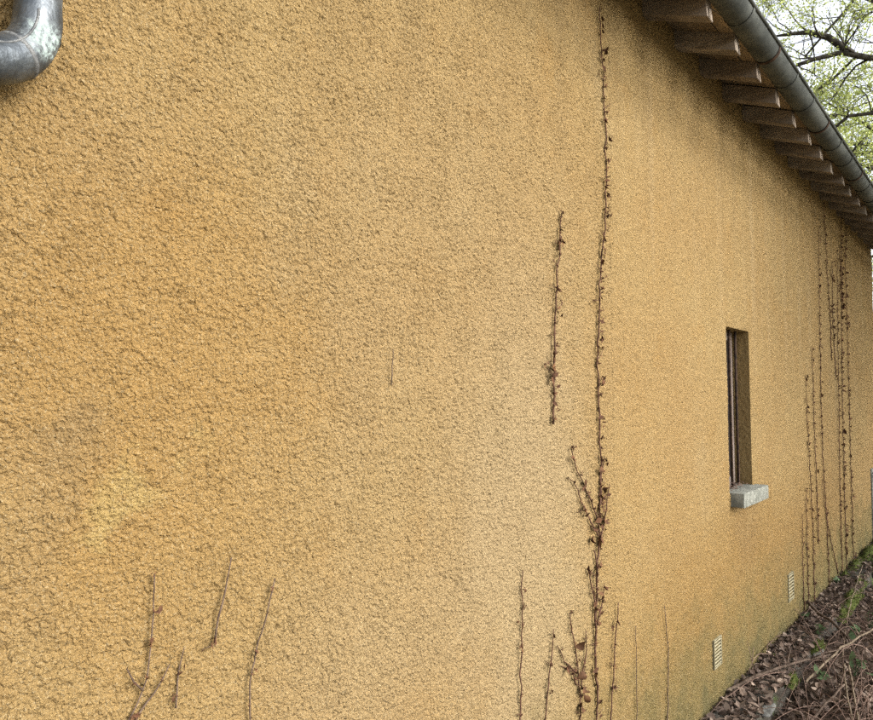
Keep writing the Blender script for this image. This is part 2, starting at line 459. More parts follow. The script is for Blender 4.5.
def relief(X, Z):
    """height of the roughcast above the wall plane, metres"""
    wx = X + 0.005 * perlin(X / 0.020, Z / 0.020, 1) + 0.0022 * perlin(X / 0.007, Z / 0.007, 12)
    wz = Z + 0.005 * perlin(X / 0.020, Z / 0.020, 2) + 0.0022 * perlin(X / 0.007, Z / 0.007, 13)
    n0 = perlin(X / 0.032, Z / 0.027, 6)
    n1 = perlin(wx / 0.014, wz / 0.012, 3)
    n3 = perlin(wx / 0.0040, wz / 0.0036, 5)
    nL = perlin(X / 0.35, Z / 0.35, 7)
    amp = 1.0 + 0.3 * perlin(X / 0.09, Z / 0.09, 14)
    g1 = grains(wx / 0.0078, wz / 0.0070, 1)
    g2 = grains(wx / 0.0052, wz / 0.0047, 2)
    fine = 0.72 + 0.28 * np.clip((X - 0.25) / 1.2, 0, 1)     # the coat was thrown on a little smoother at the near end
    h = (0.0044 * g1 * (0.5 + 0.5 * fine) + (0.0038 * g2 + 0.0022 * n3) * fine + 0.0022 * n1) * amp + 0.0020 * n0 + 0.004 * nL
    h = h + 0.003
    # bulge of the repaired patch
    h += 0.006 * np.exp(-(((X - 0.54) / 0.035) ** 2 + ((Z - 1.462) / 0.022) ** 2)) * (0.6 + 0.8 * n0)
    # the render thins out round the window opening
    dx = np.maximum(np.maximum(WIN[0] - X, X - WIN[1]), 0); dz = np.maximum(np.maximum(WIN[2] - Z, Z - WIN[3]), 0)
    dd = np.sqrt(dx * dx + dz * dz)
    return h * np.clip(dd / 0.03, 0, 1) ** 0.5

def build_wall():
    def cols(x, x1, step):
        out = [x]
        while out[-1] < x1: out.append(out[-1] + step(out[-1]))
        out[-1] = x1
        return np.array(out)
    bands = [
        (cols(WX0, 0.9515, lambda x: 0.02 if x < -0.3 else (0.008 if x < 0.22 else 0.0020)),
         np.concatenate([np.arange(0.0, 0.9, 0.01), np.arange(0.9, 2.58, 0.0023), np.arange(2.58, ZT, 0.01), [ZT]])),
        (cols(0.95, 2.3015, lambda x: 0.0020 + (x - 0.95) * 0.0023),
         np.concatenate([np.arange(0.0, 0.62, 0.0062), np.arange(0.62, 2.8, 0.0025), np.arange(2.8, ZT, 0.0062), [ZT]])),
        (cols(2.3, WX1, lambda x: min(0.0105, 0.0052 + (x - 2.3) * 0.0022)),
         np.concatenate([np.arange(0.0, ZT - 0.004, 0.0066), [ZT]]))]
    vs_, qs_, off = [], [], 0
    for xs, zs in bands:
        if xs[0] > 2:
            for e in WIN[:2]: xs[np.argmin(abs(xs - e))] = e
            for e in WIN[2:]: zs[np.argmin(abs(zs - e))] = e
        X, Z = np.meshgrid(xs, zs)
        P = np.stack([X, -relief(X, Z), Z], -1).reshape(-1, 3)
        XC, ZC = np.meshgrid((xs[:-1] + xs[1:]) / 2, (zs[:-1] + zs[1:]) / 2)
        keep = ~((XC > WIN[0]) & (XC < WIN[1]) & (ZC > WIN[2]) & (ZC < WIN[3]))
        idx = np.arange(X.size).reshape(X.shape)
        q = np.stack([idx[:-1, :-1], idx[:-1, 1:], idx[1:, 1:], idx[1:, :-1]], -1)[keep]
        vs_.append(P); qs_.append(q + off); off += len(P)
    V, Q = np.concatenate(vs_), np.concatenate(qs_)

    me = bpy.data.meshes.new('wall')
    me.vertices.add(len(V)); me.vertices.foreach_set('co', V.reshape(-1).astype(np.float32))
    me.loops.add(Q.size); me.loops.foreach_set('vertex_index', Q.reshape(-1).astype(np.int32))
    me.polygons.add(len(Q)); me.polygons.foreach_set('loop_start', (np.arange(len(Q)) * 4).astype(np.int32))
    me.polygons.foreach_set('use_smooth', np.ones(len(Q), dtype=bool))
    me.update(calc_edges=True)
    return me
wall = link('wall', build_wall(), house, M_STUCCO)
tag(wall, 'ochre roughcast rendered wall with pale and rusty weathering')

# reveals of the opening and the other walls
RD = 0.125
def rough_panel(origin, u, v, nu, nv, nrm, amp=0.0022):
    a = np.linspace(0, 1, nu); b = np.linspace(0, 1, nv)
    A, B = np.meshgrid(a, b)
    P = np.array(origin)[None, None] + A[..., None] * np.array(u) + B[..., None] * np.array(v)
    lu, lv = np.linalg.norm(u), np.linalg.norm(v)
    h = amp * (perlin(A * lu / 0.02, B * lv / 0.02, 21) + 0.6 * perlin(A * lu / 0.009, B * lv / 0.009, 22))
    h *= np.minimum(1, 8 * np.minimum(A, 1 - A)) * np.minimum(1, 30 * np.minimum(B, 1 - B))
    return P + h[..., None] * np.array(nrm)
x0, x1, z0, z1 = WIN
for (o, u, v, nu, nv, nr) in (((x1, 0, z0), (0, RD, 0), (0, 0, z1 - z0), 26, 170, (-1, 0, 0)),
                              ((x0, RD, z0), (0, -RD, 0), (0, 0, z1 - z0), 26, 170, (1, 0, 0)),
                              ((x0, RD, z1), (x1 - x0, 0, 0), (0, -RD, 0), 80, 26, (0, 0, -1)),
                              ((x0, 0, z0), (x1 - x0, 0, 0), (0, RD, 0), 80, 26, (0, 0, 1))):
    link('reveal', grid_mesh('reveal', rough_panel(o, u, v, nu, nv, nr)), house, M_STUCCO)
mb = MB()
HB = 6.2
mb.add([(WX1, 0, 0), (WX1, HB, 0), (WX1, HB, ZT), (WX1, HB / 2, ZT + HB / 2 * 0.415), (WX1, 0, ZT)], [(0, 1, 2, 3, 4)])
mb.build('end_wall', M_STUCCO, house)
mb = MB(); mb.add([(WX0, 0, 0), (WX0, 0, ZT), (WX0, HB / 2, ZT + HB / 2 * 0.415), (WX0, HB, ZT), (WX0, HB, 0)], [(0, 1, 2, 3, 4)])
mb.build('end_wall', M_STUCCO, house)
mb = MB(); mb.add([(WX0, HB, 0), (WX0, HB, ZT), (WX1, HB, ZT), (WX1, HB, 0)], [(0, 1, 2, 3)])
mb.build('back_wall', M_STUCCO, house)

# roof: rafters, boards, covering
SL = 0.415
def under(t): return 3.213 - SL * t          # underside of the rafters at t metres out from the wall
RH = 0.083
def rafter_mesh():
    import bmesh
    me = bpy.data.meshes.new('rafter')
    bm = bmesh.new()
    pr = [(-0.275, under(0.275)), (0.30, under(-0.30)), (0.30, under(-0.30) + RH), (-0.268, under(0.268) + RH)]
    a = [bm.verts.new((0, y, z)) for y, z in pr]; b = [bm.verts.new((0.062, y, z)) for y, z in pr]
    bm.faces.new(a); bm.faces.new(b[::-1])
    for i in range(4): bm.faces.new((a[i], b[i], b[(i + 1) % 4], a[(i + 1) % 4])[::-1])
    bmesh.ops.recalc_face_normals(bm, faces=bm.faces)
    bmesh.ops.bevel(bm, geom=list(bm.edges), offset=0.003, segments=1, affect='EDGES')
    bm.to_mesh(me); bm.free()
    me.materials.append(M_WOOD)
    return me
rm = rafter_mesh()
rx = [2.625 + 0.346 * k for k in range(-15, 18)]
RAFT = []
for x in rx:
    if x < WX0 + 0.02 or x > WX1 - 0.05: continue
    o = link('rafter', rm, house)
    jx = random.uniform(-0.012, 0.012)
    o.location = (x + jx, random.uniform(-0.006, 0.006), random.uniform(-0.004, 0.004))
    RAFT.append(x + jx)
# soffit boards laid on the rafters, along the wall
bt = [(-0.34, 0.155), (-0.18, 0.115), (-0.06, 0.13), (0.075, 0.15)]
def board(y0, wd, x0, x1):
    y1 = y0 + wd
    mb = MB()
    zz = lambda y: under(-y) + RH + 0.002
    n = 24
    vv, ff = [], []
    for i in range(n + 1):
        x = x0 + (x1 - x0) * i / n
        e0 = random.uniform(-0.0025, 0.0025); e1 = random.uniform(-0.0025, 0.0025)
        vv += [(x, y0 + e0, zz(y0)), (x, y1 + e1, zz(y1)), (x, y1 + e1, zz(y1) + 0.02), (x, y0 + e0, zz(y0) + 0.02)]
    for i in range(n):
        for k in range(4):
            ff.append((i * 4 + k, i * 4 + (k + 1) % 4, i * 4 + 4 + (k + 1) % 4, i * 4 + 4 + k))
    ff += [(3, 2, 1, 0), (n * 4, n * 4 + 1, n * 4 + 2, n * 4 + 3)]
    mb.add(vv, ff)
    mb.build('soffit_board', M_BOARD, house)
ys = [-0.325, -0.205, -0.085, 0.035, 0.155]
cuts = [WX0 + 0.01, 0.4, 4.7, WX1 + 0.12]
for i in range(4):
    sh = [0, 0.35, -0.6, 0.7][i]
    cc = [cuts[0], cuts[1] + sh, cuts[2] + sh, cuts[3]]
    for j in range(3):
        board(ys[i] + 0.003, 0.115, cc[j] + 0.003, cc[j + 1] - 0.003)
# corrugated covering above
nx, ny = 640, 14
A = np.linspace(WX0 - 0.1, WX1 + 0.2, nx); B = np.linspace(-0.36, HB / 2 + 0.03, ny)
AX, BY = np.meshgrid(A, B)
top = 3.213 + SL * BY + RH + 0.05 + 0.018 * np.sin(AX * 2 * np.pi / 0.16)
roof = link('roof', grid_mesh('roof', np.stack([AX, BY, top], -1)), house, M_TILE)
B2 = np.linspace(HB / 2 + 0.03, HB + 0.4, ny); AX, BY = np.meshgrid(A, B2)
link('roof', grid_mesh('roof', np.stack([AX, BY, 3.213 + SL * (HB + 0.06 - BY) + RH + 0.05 + 0.018 * np.sin(AX * 2 * np.pi / 0.16)], -1)), house, M_TILE)

# gutter
GYC, GZC, GR = -0.386, 3.085, 0.052
def arc(r, a0, a1, n): return [(GYC + r * math.cos(a), GZC + r * math.sin(a)) for a in np.linspace(a0, a1, n)]
def sheet(profile, xs, close=False):
    vv = [(x, y, z) for x in xs for (y, z) in profile]
    n = len(profile); ff = []
    for i in range(len(xs) - 1):
        for k in range(n if close else n - 1):
            k2 = (k + 1) % n
            ff.append((i * n + k, (i + 1) * n + k, (i + 1) * n + k2, i * n + k2))
    return vv, ff
gut = MB()
prof = arc(GR, 0, -math.pi, 18) + arc(GR - 0.003, -math.pi, 0, 18)
lens = [WX0 - 0.1, -0.2, 1.85, 3.93, 5.95, 7.9, WX1 + 0.25]
for i in range(len(lens) - 1):
    off = 0.0 if i % 2 else 0.0016
    pr = arc(GR + off, 0, -math.pi, 18) + arc(GR - 0.003 + off, -math.pi, 0, 18)
    gut.add(*sheet(pr, list(np.linspace(lens[i] - 0.03, lens[i + 1], 9)), True))
gut.tube([(x, GYC - GR - 0.004, GZC + 0.002) for x in np.linspace(lens[0], lens[-1], 30)], 0.0075, 8)
gutter = gut.build('gutter', M_GUTTER, house, True)
tag(gutter, 'dark weathered half-round zinc gutter')
for i, x in enumerate(RAFT):
    b = MB()
    xa = x + 0.03 + random.uniform(-0.02, 0.02)
    pr = arc(GR + 0.0045, 0.1, -math.pi - 0.1, 18) + arc(GR + 0.0022, -math.pi - 0.1, 0.1, 18)
    b.add(*sheet(pr, [xa - 0.011, xa + 0.011], True))
    b.add([(xa - 0.009, GYC + GR + 0.003, GZC), (xa + 0.009, GYC + GR + 0.003, GZC), (xa + 0.009, -0.272, under(0.27) + 0.05), (xa - 0.009, -0.272, under(0.27) + 0.05)], [(0, 1, 2, 3)])
    b.build('bracket', M_IRON if i % 3 == 1 else M_GUTTER, gutter, True)

# downpipe with its elbow at the near end of the wall
dp = MB()
PRD = 0.031
PC = (0.332, -0.052)
straight = [(PC[0], PC[1], z) for z in (2.86, 2.5, 2.13)]
top_neck = [(PC[0], GYC, GZC - GR - 0.002), (PC[0], GYC + 0.01, 2.985), (PC[0], GYC + 0.06, 2.955), (PC[0], PC[1] - 0.06, 2.90), (PC[0], PC[1] - 0.015, 2.885)]
dp.tube(top_neck + straight, PRD, 24)
downpipe = dp.build('downpipe', M_PIPE, house, True)
tag(downpipe, 'grey zinc downpipe with elbow at the near end of the wall')
el = MB()
leg = Vector((-0.93, -0.30, -0.20)).normalized()
c0 = Vector((PC[0], PC[1], 2.161)); rb = 0.099
pts = []
d0 = Vector((0, 0, -1))
axis = (leg - d0 * leg.dot(d0)).normalized()
ang = math.acos(max(-1, min(1, leg.dot(d0))))
for i in range(15):
    a = ang * i / 14
    pts.append(c0 + axis * rb * (1 - math.cos(a)) + d0 * rb * math.sin(a))
e_end = pts[-1] + leg * 0.012
el.tube([c0 + Vector((0, 0, 0.05)), c0 + Vector((0, 0, 0.02))] + pts + [e_end], [PRD + 0.0005] * 2 + [PRD + 0.0018] * 16, 28)
elbow = el.build('elbow', M_PIPE, downpipe, True)
ta = (pts[9] - pts[8]).normalized()
sb = MB(); sb.tube([pts[8] - ta * 0.003, pts[8] + ta * 0.0015, pts[8] + ta * 0.006], [PRD + 0.0015, PRD + 0.0034, PRD + 0.0015], 28)
sb.build('seam', M_SOLDER, downpipe, True)
sb = MB()
inner = [p + (axis * math.cos(ang * i / 14) - d0 * -math.sin(ang * i / 14) * -1).normalized() * 0 for i, p in enumerate(pts)]
for sgn in (1,):
    line = []
    for i, p in enumerate(pts):
        a = ang * i / 14
        tdir = (d0 * math.cos(a) + axis * math.sin(a)).normalized()
        inn = (axis * math.cos(a) - d0 * math.sin(a)).normalized()
        outy = tdir.cross(inn).normalized()
        if outy.y > 0: outy = -outy
        line.append(p + (inn * 0.55 + outy * 0.83).normalized() * (PRD + 0.0018))
    sb.tube(line, 0.0018, 6)
sb.build('seam', M_SOLDER, downpipe, True)
lp = MB()
q0 = e_end - leg * 0.004
lp.tube([q0, q0 + leg * 0.25, q0 + leg * 0.62, q0 + leg * 0.66 + Vector((0, 0, -0.04)), q0 + leg * 0.68 + Vector((0, 0, -0.12)), Vector((*(q0 + leg * 0.68).xy, 0.06))], PRD + 0.0032, 24)
lp.build('lower_pipe', M_PIPE, downpipe, True)

# window
win = empty('window', (0, 0, 0)); win.parent = house
tag(win, 'narrow deep-set window with iron bars')
fy = 0.088
for (a, b, c, d) in ((x0 + 0.002, x0 + 0.055, z0 + 0.002, z1 - 0.002), (x1 - 0.066, x1 - 0.011, z0 + 0.002, z1 - 0.002)):
    mb = MB(); mb.box((a, fy, c), (b, fy + 0.04, d), 0.004); mb.build('frame', M_FRAME, win)
for (c, d) in ((z0 + 0.002, z0 + 0.05), (z1 - 0.05, z1 - 0.002)):
    mb = MB(); mb.box((x0 + 0.057, fy + 0.002, c), (x1 - 0.068, fy + 0.038, d), 0.003); mb.build('frame', M_FRAME, win)
mb = MB(); mb.box((x0 + 0.05, fy + 0.02, z0 + 0.045), (x1 - 0.06, fy + 0.026, z1 - 0.045)); mb.build('pane', M_GLASS, win)
mb = MB(); mb.box((x0 - 0.02, RD + 0.006, z0 - 0.02), (x1 + 0.02, RD + 0.02, z1 + 0.02)); mb.build('backing', M_DARK, win)
for bx_ in (x0 + 0.10, x0 + 0.22, x1 - 0.075):
    mb = MB(); mb.tube([(bx_, 0.052, z0 - 0.01), (bx_, 0.052, z0 + 0.4), (bx_, 0.052, z1 + 0.01)], 0.0075, 8); mb.build('bar', M_IRON, win, True)

# sill
def sill_mesh():
    n_u = 40
    me = MB(); me.box((x0 + 0.004, -0.072, z0 - 0.072), (x1 + 0.055, 0.10, z0 + 0.004), 0.006)
    return me
sill = sill_mesh().build('sill', M_SILL, house, True)
tag(sill, 'grey cast concrete sill under the narrow window')
bmod = sill.modifiers.new('sub', 'SUBSURF'); bmod.subdivision_type = 'SIMPLE'; bmod.levels = 1; bmod.render_levels = 1
# dry debris lying on the sill
dm = MB()
for i in range(40):
    p = Vector((random.uniform(x0 + 0.02, x1 - 0.03), random.uniform(0.0, 0.08), z0 + 0.008 + random.random() * 0.012))
    d = Vector((random.uniform(-1, 1), random.uniform(-1, 1), random.uniform(-0.1, 0.5))).normalized() * random.uniform(0.015, 0.05)
    dm.tube([p, p + d * 0.5 + Vector((0, 0, 0.004)), p + d], [0.0018, 0.0015, 0.0008], 4)
dm.tube([(x1 - 0.10, 0.04, z0 + 0.006), (x1 - 0.098, 0.038, z0 + 0.08), (x1 - 0.104, 0.036, z0 + 0.20)], [0.0018, 0.0015, 0.0008], 5)
tag(dm.build('windowsill_debris', M_TWIG), 'dry twig debris lying on the window sill', 'debris', kind='stuff')

# vents
def vent(cx, cz, wd, ht, lab):
    v = empty('vent', (0, 0, 0)); v.parent = house
    tag(v, lab)
    y = -0.017
    fr = MB(); b = 0.007
    fr.box((cx - wd / 2, y, cz - ht / 2), (cx - wd / 2 + b, 0.002, cz + ht / 2), 0.002)
    fr.box((cx + wd / 2 - b, y, cz - ht / 2), (cx + wd / 2, 0.002, cz + ht / 2), 0.002)
    fr.box((cx - wd / 2 + b - 0.001, y + 0.0012, cz + ht / 2 - b), (cx + wd / 2 - b + 0.001, 0.001, cz + ht / 2 - 0.001), 0.002)
    fr.box((cx - wd / 2 + b - 0.001, y + 0.0012, cz - ht / 2 + 0.001), (cx + wd / 2 - b + 0.001, 0.001, cz - ht / 2 + b), 0.002)
    fr.build('frame', M_VENT, v)
    bk = MB(); bk.box((cx - wd / 2 + b, -0.006, cz - ht / 2 + b), (cx + wd / 2 - b, -0.003, cz + ht / 2 - b)); bk.build('backing', M_DARK, v)
    n = 8
    hx = wd / 2 - b - 0.0006
    for k in range(n):
        zc = cz - ht / 2 + b + (k + 0.5) * (ht - 2 * b) / n
        hh = 0.15 * (ht - 2 * b) / n
        s = MB()
        s.add([(cx - hx, y + 0.001, zc - hh), (cx + hx, y + 0.001, zc - hh), (cx + hx, y + 0.004, zc + hh), (cx - hx, y + 0.004, zc + hh),
               (cx - hx, y + 0.003, zc - hh), (cx + hx, y + 0.003, zc - hh), (cx + hx, y + 0.006, zc + hh), (cx - hx, y + 0.006, zc + hh)],
              [(0, 1, 2, 3), (7, 6, 5, 4), (4, 5, 1, 0), (5, 6, 2, 1), (6, 7, 3, 2), (7, 4, 0, 3)])
        s.build('slat', M_VENT, v)
vent(3.365, 0.352, 0.108, 0.140, 'pale louvred vent nearer the camera, low in the wall')
vent(4.785, 0.360, 0.135, 0.175, 'pale louvred vent farther along, under the window side')

# low dark hatch at the far end
hm = MB(); hm.box((8.16, -0.03, 0.13), (8.66, 0.004, 0.80), 0.006)
hatch = hm.build('hatch', M_HATCH, house)
tag(hatch, 'dark low metal hatch at the far end of the wall')
hm = MB(); hm.box((8.125, -0.022, 0.115), (8.157, 0.004, 0.835), 0.004); hm.build('frame', M_SILL, hatch)
hm = MB(); hm.box((8.157, -0.021, 0.803), (8.68, 0.004, 0.834), 0.004); hm.build('frame', M_SILL, hatch)

# ------------------------------------------------------------------ dead climbers on the wall
def resample(pts, step):
    out = [Vector(pts[0])]
    for a, b in zip(pts[:-1], pts[1:]):
        a, b = Vector(a), Vector(b); n = max(1, int((b - a).length / step))
        for i in range(1, n + 1): out.append(a.lerp(b, i / n))
    return out
def tuft(mb, p, s):
    """a shrivelled leaf stalk or root pad: a few crumpled flakes"""
    for _ in range(random.choice((2, 3, 3, 4))):
        c = p + Vector((random.uniform(-0.4, 0.4) * s, random.uniform(-0.35, 0.0) * s, random.uniform(-0.5, 0.5) * s))
        u = Vector((random.uniform(-1, 1), random.uniform(-0.6, 0.6), random.uniform(-1, 1))).normalized()
        v = u.orthogonal().normalized()
        v = (v + u.cross(v) * random.uniform(-1, 1)).normalized()
        l = s * random.uniform(0.3, 0.65); wd = l * random.uniform(0.3, 0.6)
        n = u.cross(v)
        mb.add([c - u * l, c - v * wd + n * wd * 0.4, c + u * l, c + v * wd + n * wd * 0.4, c - n * wd * 0.35],
               [(0, 1, 4), (1, 2, 4), (2, 3, 4), (3, 0, 4), (0, 3, 2, 1)])
def climber(label, paths, rad=0.0035, tuft_s=0.011, tuft_step=0.035, mat=None, wig=0.004, tuft_prob=0.8, group='dead climbers on the wall', rootlets=0.45):
    base = min((p for path_ in paths for p in path_), key=lambda q: q[1])
    root = empty('dead_vine', (base[0], -0.01, base[1]))
    tag(root, label, 'vine', group)
    st = MB(); tf = MB()
    for pi, pth in enumerate(paths):
        pts = resample([(a, -0.011, b) for a, b in pth], 0.018)
        ph = random.uniform(0, 50)
        n = len(pts); P = []
        for i, p in enumerate(pts):
            s_ = i * 0.018
            dx = wig * (mnoise.noise((ph, s_ * 12, 0)) + 0.9 * mnoise.noise((ph, s_ * 30, 3)))
            dy = -0.004 * (1 + mnoise.noise((ph, s_ * 22, 8)))
            P.append(p + Vector((dx, dy, 0)))
        top_first = pth[0][1] > pth[-1][1]
        rr = [rad * (0.55 + 0.6 * ((i / n) if top_first else (1 - i / n))) * (1 + 0.25 * mnoise.noise((ph, i * 0.7, 5))) * (0.8 if pi else 1) for i in range(n)]
        st.tube(P, rr, 6)
        acc = random.uniform(0, tuft_step)
        for i in range(n):
            acc += 0.018
            if acc > tuft_step * random.uniform(0.7, 1.6):
                acc = 0
                if random.random() < tuft_prob:
                    sd_ = random.choice((-1, 1))
                    s = tuft_s * random.uniform(0.55, 1.35)
                    tuft(tf, P[i] + Vector((sd_ * s * 0.35, -0.003, 0)), s)
                    if random.random() < rootlets:   # a rootlet sticking sideways
                        e = P[i] + Vector((sd_ * s * random.uniform(1.2, 2.2), 0.001, s * random.uniform(-0.5, 1.6)))
                        st.tube([P[i], (P[i] + e) / 2 + Vector((0, -0.003, -0.002)), e], [rad * 0.45, rad * 0.4, rad * 0.25], 4)
                        if random.random() < 0.6: tuft(tf, e, s * 0.6)
    st.build('stem', mat or M_VINE, root, True)
    if tf.v:
        t = tf.build('withered_tufts', M_TUFT, root); t['kind'] = 'stuff'
    return root

TALL = [[(2.222, 3.06), (2.216, 3.03), (2.228, 2.899), (2.246, 2.674), (2.255, 2.446), (2.233, 2.213), (2.187, 1.983), (2.165, 1.726), (2.175, 1.51), (2.177, 1.331), (2.174, 1.225), (2.146, 1.019), (2.126, 0.817), (2.118, 0.48), (2.11, 0.11)],
        [(2.158, 1.157), (2.052, 1.291), (1.967, 1.426)], [(2.149, 1.106), (2.05, 1.215), (1.985, 1.31)], [(2.175, 1.08), (2.215, 1.20), (2.245, 1.275)],
        [(2.13, 0.86), (2.10, 0.93), (2.09, 1.00)], [(2.128, 0.80), (2.175, 0.86), (2.20, 0.93)], [(2.15, 1.00), (2.12, 1.06)], [(2.165, 1.15), (2.178, 1.30), (2.20, 1.38)]]
tall = climber('tallest dead vine, with branching stems, rising almost to the eaves', TALL, 0.0036, 0.023, 0.026, wig=0.012, tuft_prob=0.9)
# a few curled leaves still hanging on the tall vine
def curl_leaf(p, s, parent, mat):
    mb = MB(); u = Vector((random.uniform(-1, 1), random.uniform(-0.5, 0), random.uniform(-1, 0.3))).normalized()
    v = u.orthogonal().normalized(); n = u.cross(v)
    vv = []
    for i in range(5):
        a = i / 4; wd = s * 0.42 * math.sin(math.pi * (0.08 + 0.87 * a))
        c = Vector(p) + u * s * (a - 0.5) + n * s * 0.18 * math.sin(a * 3.0)
        vv += [c - v * wd + n * wd * 0.6, c, c + v * wd + n * wd * 0.6]
    ff = []
    for i in range(4): ff += [(i * 3, i * 3 + 1, i * 3 + 4, i * 3 + 3), (i * 3 + 1, i * 3 + 2, i * 3 + 5, i * 3 + 4)]
    mb.add(vv, ff)
    return mb.build('withered_leaf', mat, parent, True)
M_RUSTLEAF = simple('rust_brown_leaf', (0.05, 0.026, 0.014), (0.105, 0.053, 0.026), 40, 0.7, 0.001, 100)
for (a, b, s) in ((2.19, 1.27, 0.036), (2.205, 1.155, 0.034), (2.17, 1.19, 0.03), (2.165, 1.33, 0.028), (2.11, 1.10, 0.03), (2.145, 0.90, 0.026), (2.15, 1.0, 0.024)):
    curl_leaf((a, -0.025, b), s, tall, M_RUSTLEAF)
climber('short dead vine fragment hanging mid-wall left of the tallest vine', [[(1.921, 2.215), (1.917, 2.17), (1.901, 2.066), (1.88, 1.912), (1.865, 1.763), (1.862, 1.616), (1.854, 1.506)], [(1.90, 2.08), (1.915, 2.13)]], 0.0034, 0.025, 0.022, wig=0.008, tuft_prob=0.95)
climber('thin straight dead vine stem low on the wall, left of the rust-leaved tuft', [[(1.676, 1.077), (1.669, 0.932), (1.655, 0.649), (1.64, 0.11)]], 0.003, 0.016, 0.05, wig=0.008)
climber('thin leaning vine stem low down just left of the rust-leaved tuft', [[(1.843, 0.863), (1.823, 0.739), (1.792, 0.598), (1.74, 0.11)]], 0.0032, 0.017, 0.04, wig=0.008)
bush = climber('small branching dead vine with rust-brown leaves left of the tallest vine', [[(1.949, 0.887), (1.975, 0.787), (1.995, 0.70), (2.01, 0.60), (2.02, 0.11)], [(1.866, 0.804), (1.905, 0.745), (1.995, 0.681)], [(1.89, 0.735), (1.95, 0.70), (2.0, 0.64)], [(2.06, 0.80), (2.045, 0.70), (2.02, 0.62)]], 0.0034, 0.018, 0.035, wig=0.01)
for (a, b, s) in ((1.985, 0.78, 0.036), (2.0, 0.67, 0.032), (2.01, 0.62, 0.034), (2.012, 0.57, 0.034), (2.03, 0.59, 0.028)):
    curl_leaf((a, -0.03, b), s, bush, M_RUSTLEAF)
climber('leaning dead vine stem low down just right of the tallest vine', [[(2.304, 0.837), (2.267, 0.674), (2.229, 0.44), (2.20, 0.11)]], 0.0032, 0.018, 0.045, wig=0.008)
climber('faint grey vine stem low down, between tallest vine and near vent', [[(2.724, 0.727), (2.757, 0.534), (2.735, 0.266), (2.73, 0.11)]], 0.0026, 0.006, 0.09, M_VINEPALE)
climber('hair-thin grey vine stem second right of the tallest vine', [[(2.445, 0.717), (2.445, 0.474), (2.44, 0.11)]], 0.002, 0.005, 0.12, M_VINEPALE)
climber('forked grey vine stem at the bottom left of the wall', [[(0.549, 1.295), (0.549, 1.231), (0.545, 1.182), (0.538, 1.125), (0.525, 1.088), (0.506, 1.055), (0.47, 0.9), (0.45, 0.11)], [(0.578, 1.135), (0.553, 1.095), (0.527, 1.068), (0.515, 1.05)], [(0.505, 1.15), (0.517, 1.125), (0.533, 1.105)]], 0.0024, 0.010, 0.03, M_VINEPALE, wig=0.003, rootlets=0.1)
climber('short detached grey stem in the middle of the three bottom-left vines', [[(0.698, 1.295), (0.684, 1.235), (0.671, 1.192), (0.666, 1.148)]], 0.0023, 0.010, 0.025, M_VINEPALE, wig=0.003, rootlets=0.1)
climber('curving grey vine stem, rightmost of the three at bottom left', [[(0.793, 1.237), (0.777, 1.176), (0.758, 1.123), (0.741, 1.071), (0.739, 1.034), (0.742, 0.979), (0.75, 0.11)]], 0.0027, 0.009, 0.03, M_VINEPALE, wig=0.003, rootlets=0.1)
climber('tiny stub of grey stem beside the forked bottom-left vine', [[(0.603, 1.155), (0.595, 1.099), (0.591, 1.057)]], 0.0018, 0.010, 0.022, M_VINEPALE, wig=0.003, rootlets=0.1)
climber('tiny isolated stem fragment in the middle of the bare wall', [[(1.122, 1.71), (1.125, 1.648), (1.122, 1.624)]], 0.0014, 0.007, 0.03, M_VINEPALE, wig=0.003)
# the far cluster beyond the window
far = [
 ('vine of the far cluster rising beside the rafters, leftmost at the top', [[(6.17, 3.19), (6.20, 2.95), (6.231, 2.722), (6.288, 2.31), (6.305, 1.892)]], 0.02),
 ('long far vine just right of the shortest far stems', [[(5.972, 2.95), (5.93, 2.763), (5.881, 2.111), (5.84, 1.561), (5.846, 1.097), (5.92, 0.62), (5.93, 0.11)]], 0.02),
 ('thick-tufted far vine ending halfway down the wall', [[(6.46, 2.743), (6.40, 2.235), (6.43, 1.95), (6.458, 1.75)]], 0.032),
 ('densest far vine reaching the eaves, second from the far corner', [[(6.93, 3.254), (6.856, 2.637), (6.75, 1.998), (6.70, 1.382), (6.66, 0.697), (6.66, 0.11)], [(6.80, 2.9), (6.83, 2.6), (6.82, 2.3)]], 0.03),
 ('far vine nearest the far corner, dark along its lower half', [[(7.16, 3.207), (7.06, 2.8), (7.05, 2.2), (7.02, 1.374), (7.0, 0.7), (6.98, 0.11)]], 0.03),
 ('short far vine stem nearest the window, reddish at its foot', [[(5.369, 1.745), (5.359, 1.42), (5.40, 1.057), (5.44, 0.692), (5.433, 0.11)]], 0.024),
 ('slim far vine second from the window', [[(5.584, 1.938), (5.581, 1.413), (5.60, 0.964), (5.60, 0.5)]], 0.018),
 ('slim far vine between the tufted vine and the densest vine', [[(6.70, 2.888), (6.599, 2.165), (6.545, 1.557), (6.48, 0.886), (6.45, 0.11)]], 0.018),
 ('very short far vine low down just past the farther vent', [[(5.14, 0.78), (5.118, 0.671), (5.11, 0.11)]], 0.014),
 ('slanting far stem running down to the moss at the wall foot', [[(5.80, 0.95), (5.838, 0.79), (6.047, 0.451), (6.286, 0.14)]], 0.008),
 ('low far vine beside the farther vent, second of two', [[(5.27, 0.95), (5.25, 0.6), (5.25, 0.11)]], 0.016)]
for lab, pth, s in far:
    climber(lab, pth, 0.0034, s * 1.15, 0.042, wig=0.022, tuft_prob=0.85, group='far climbers beyond the window')

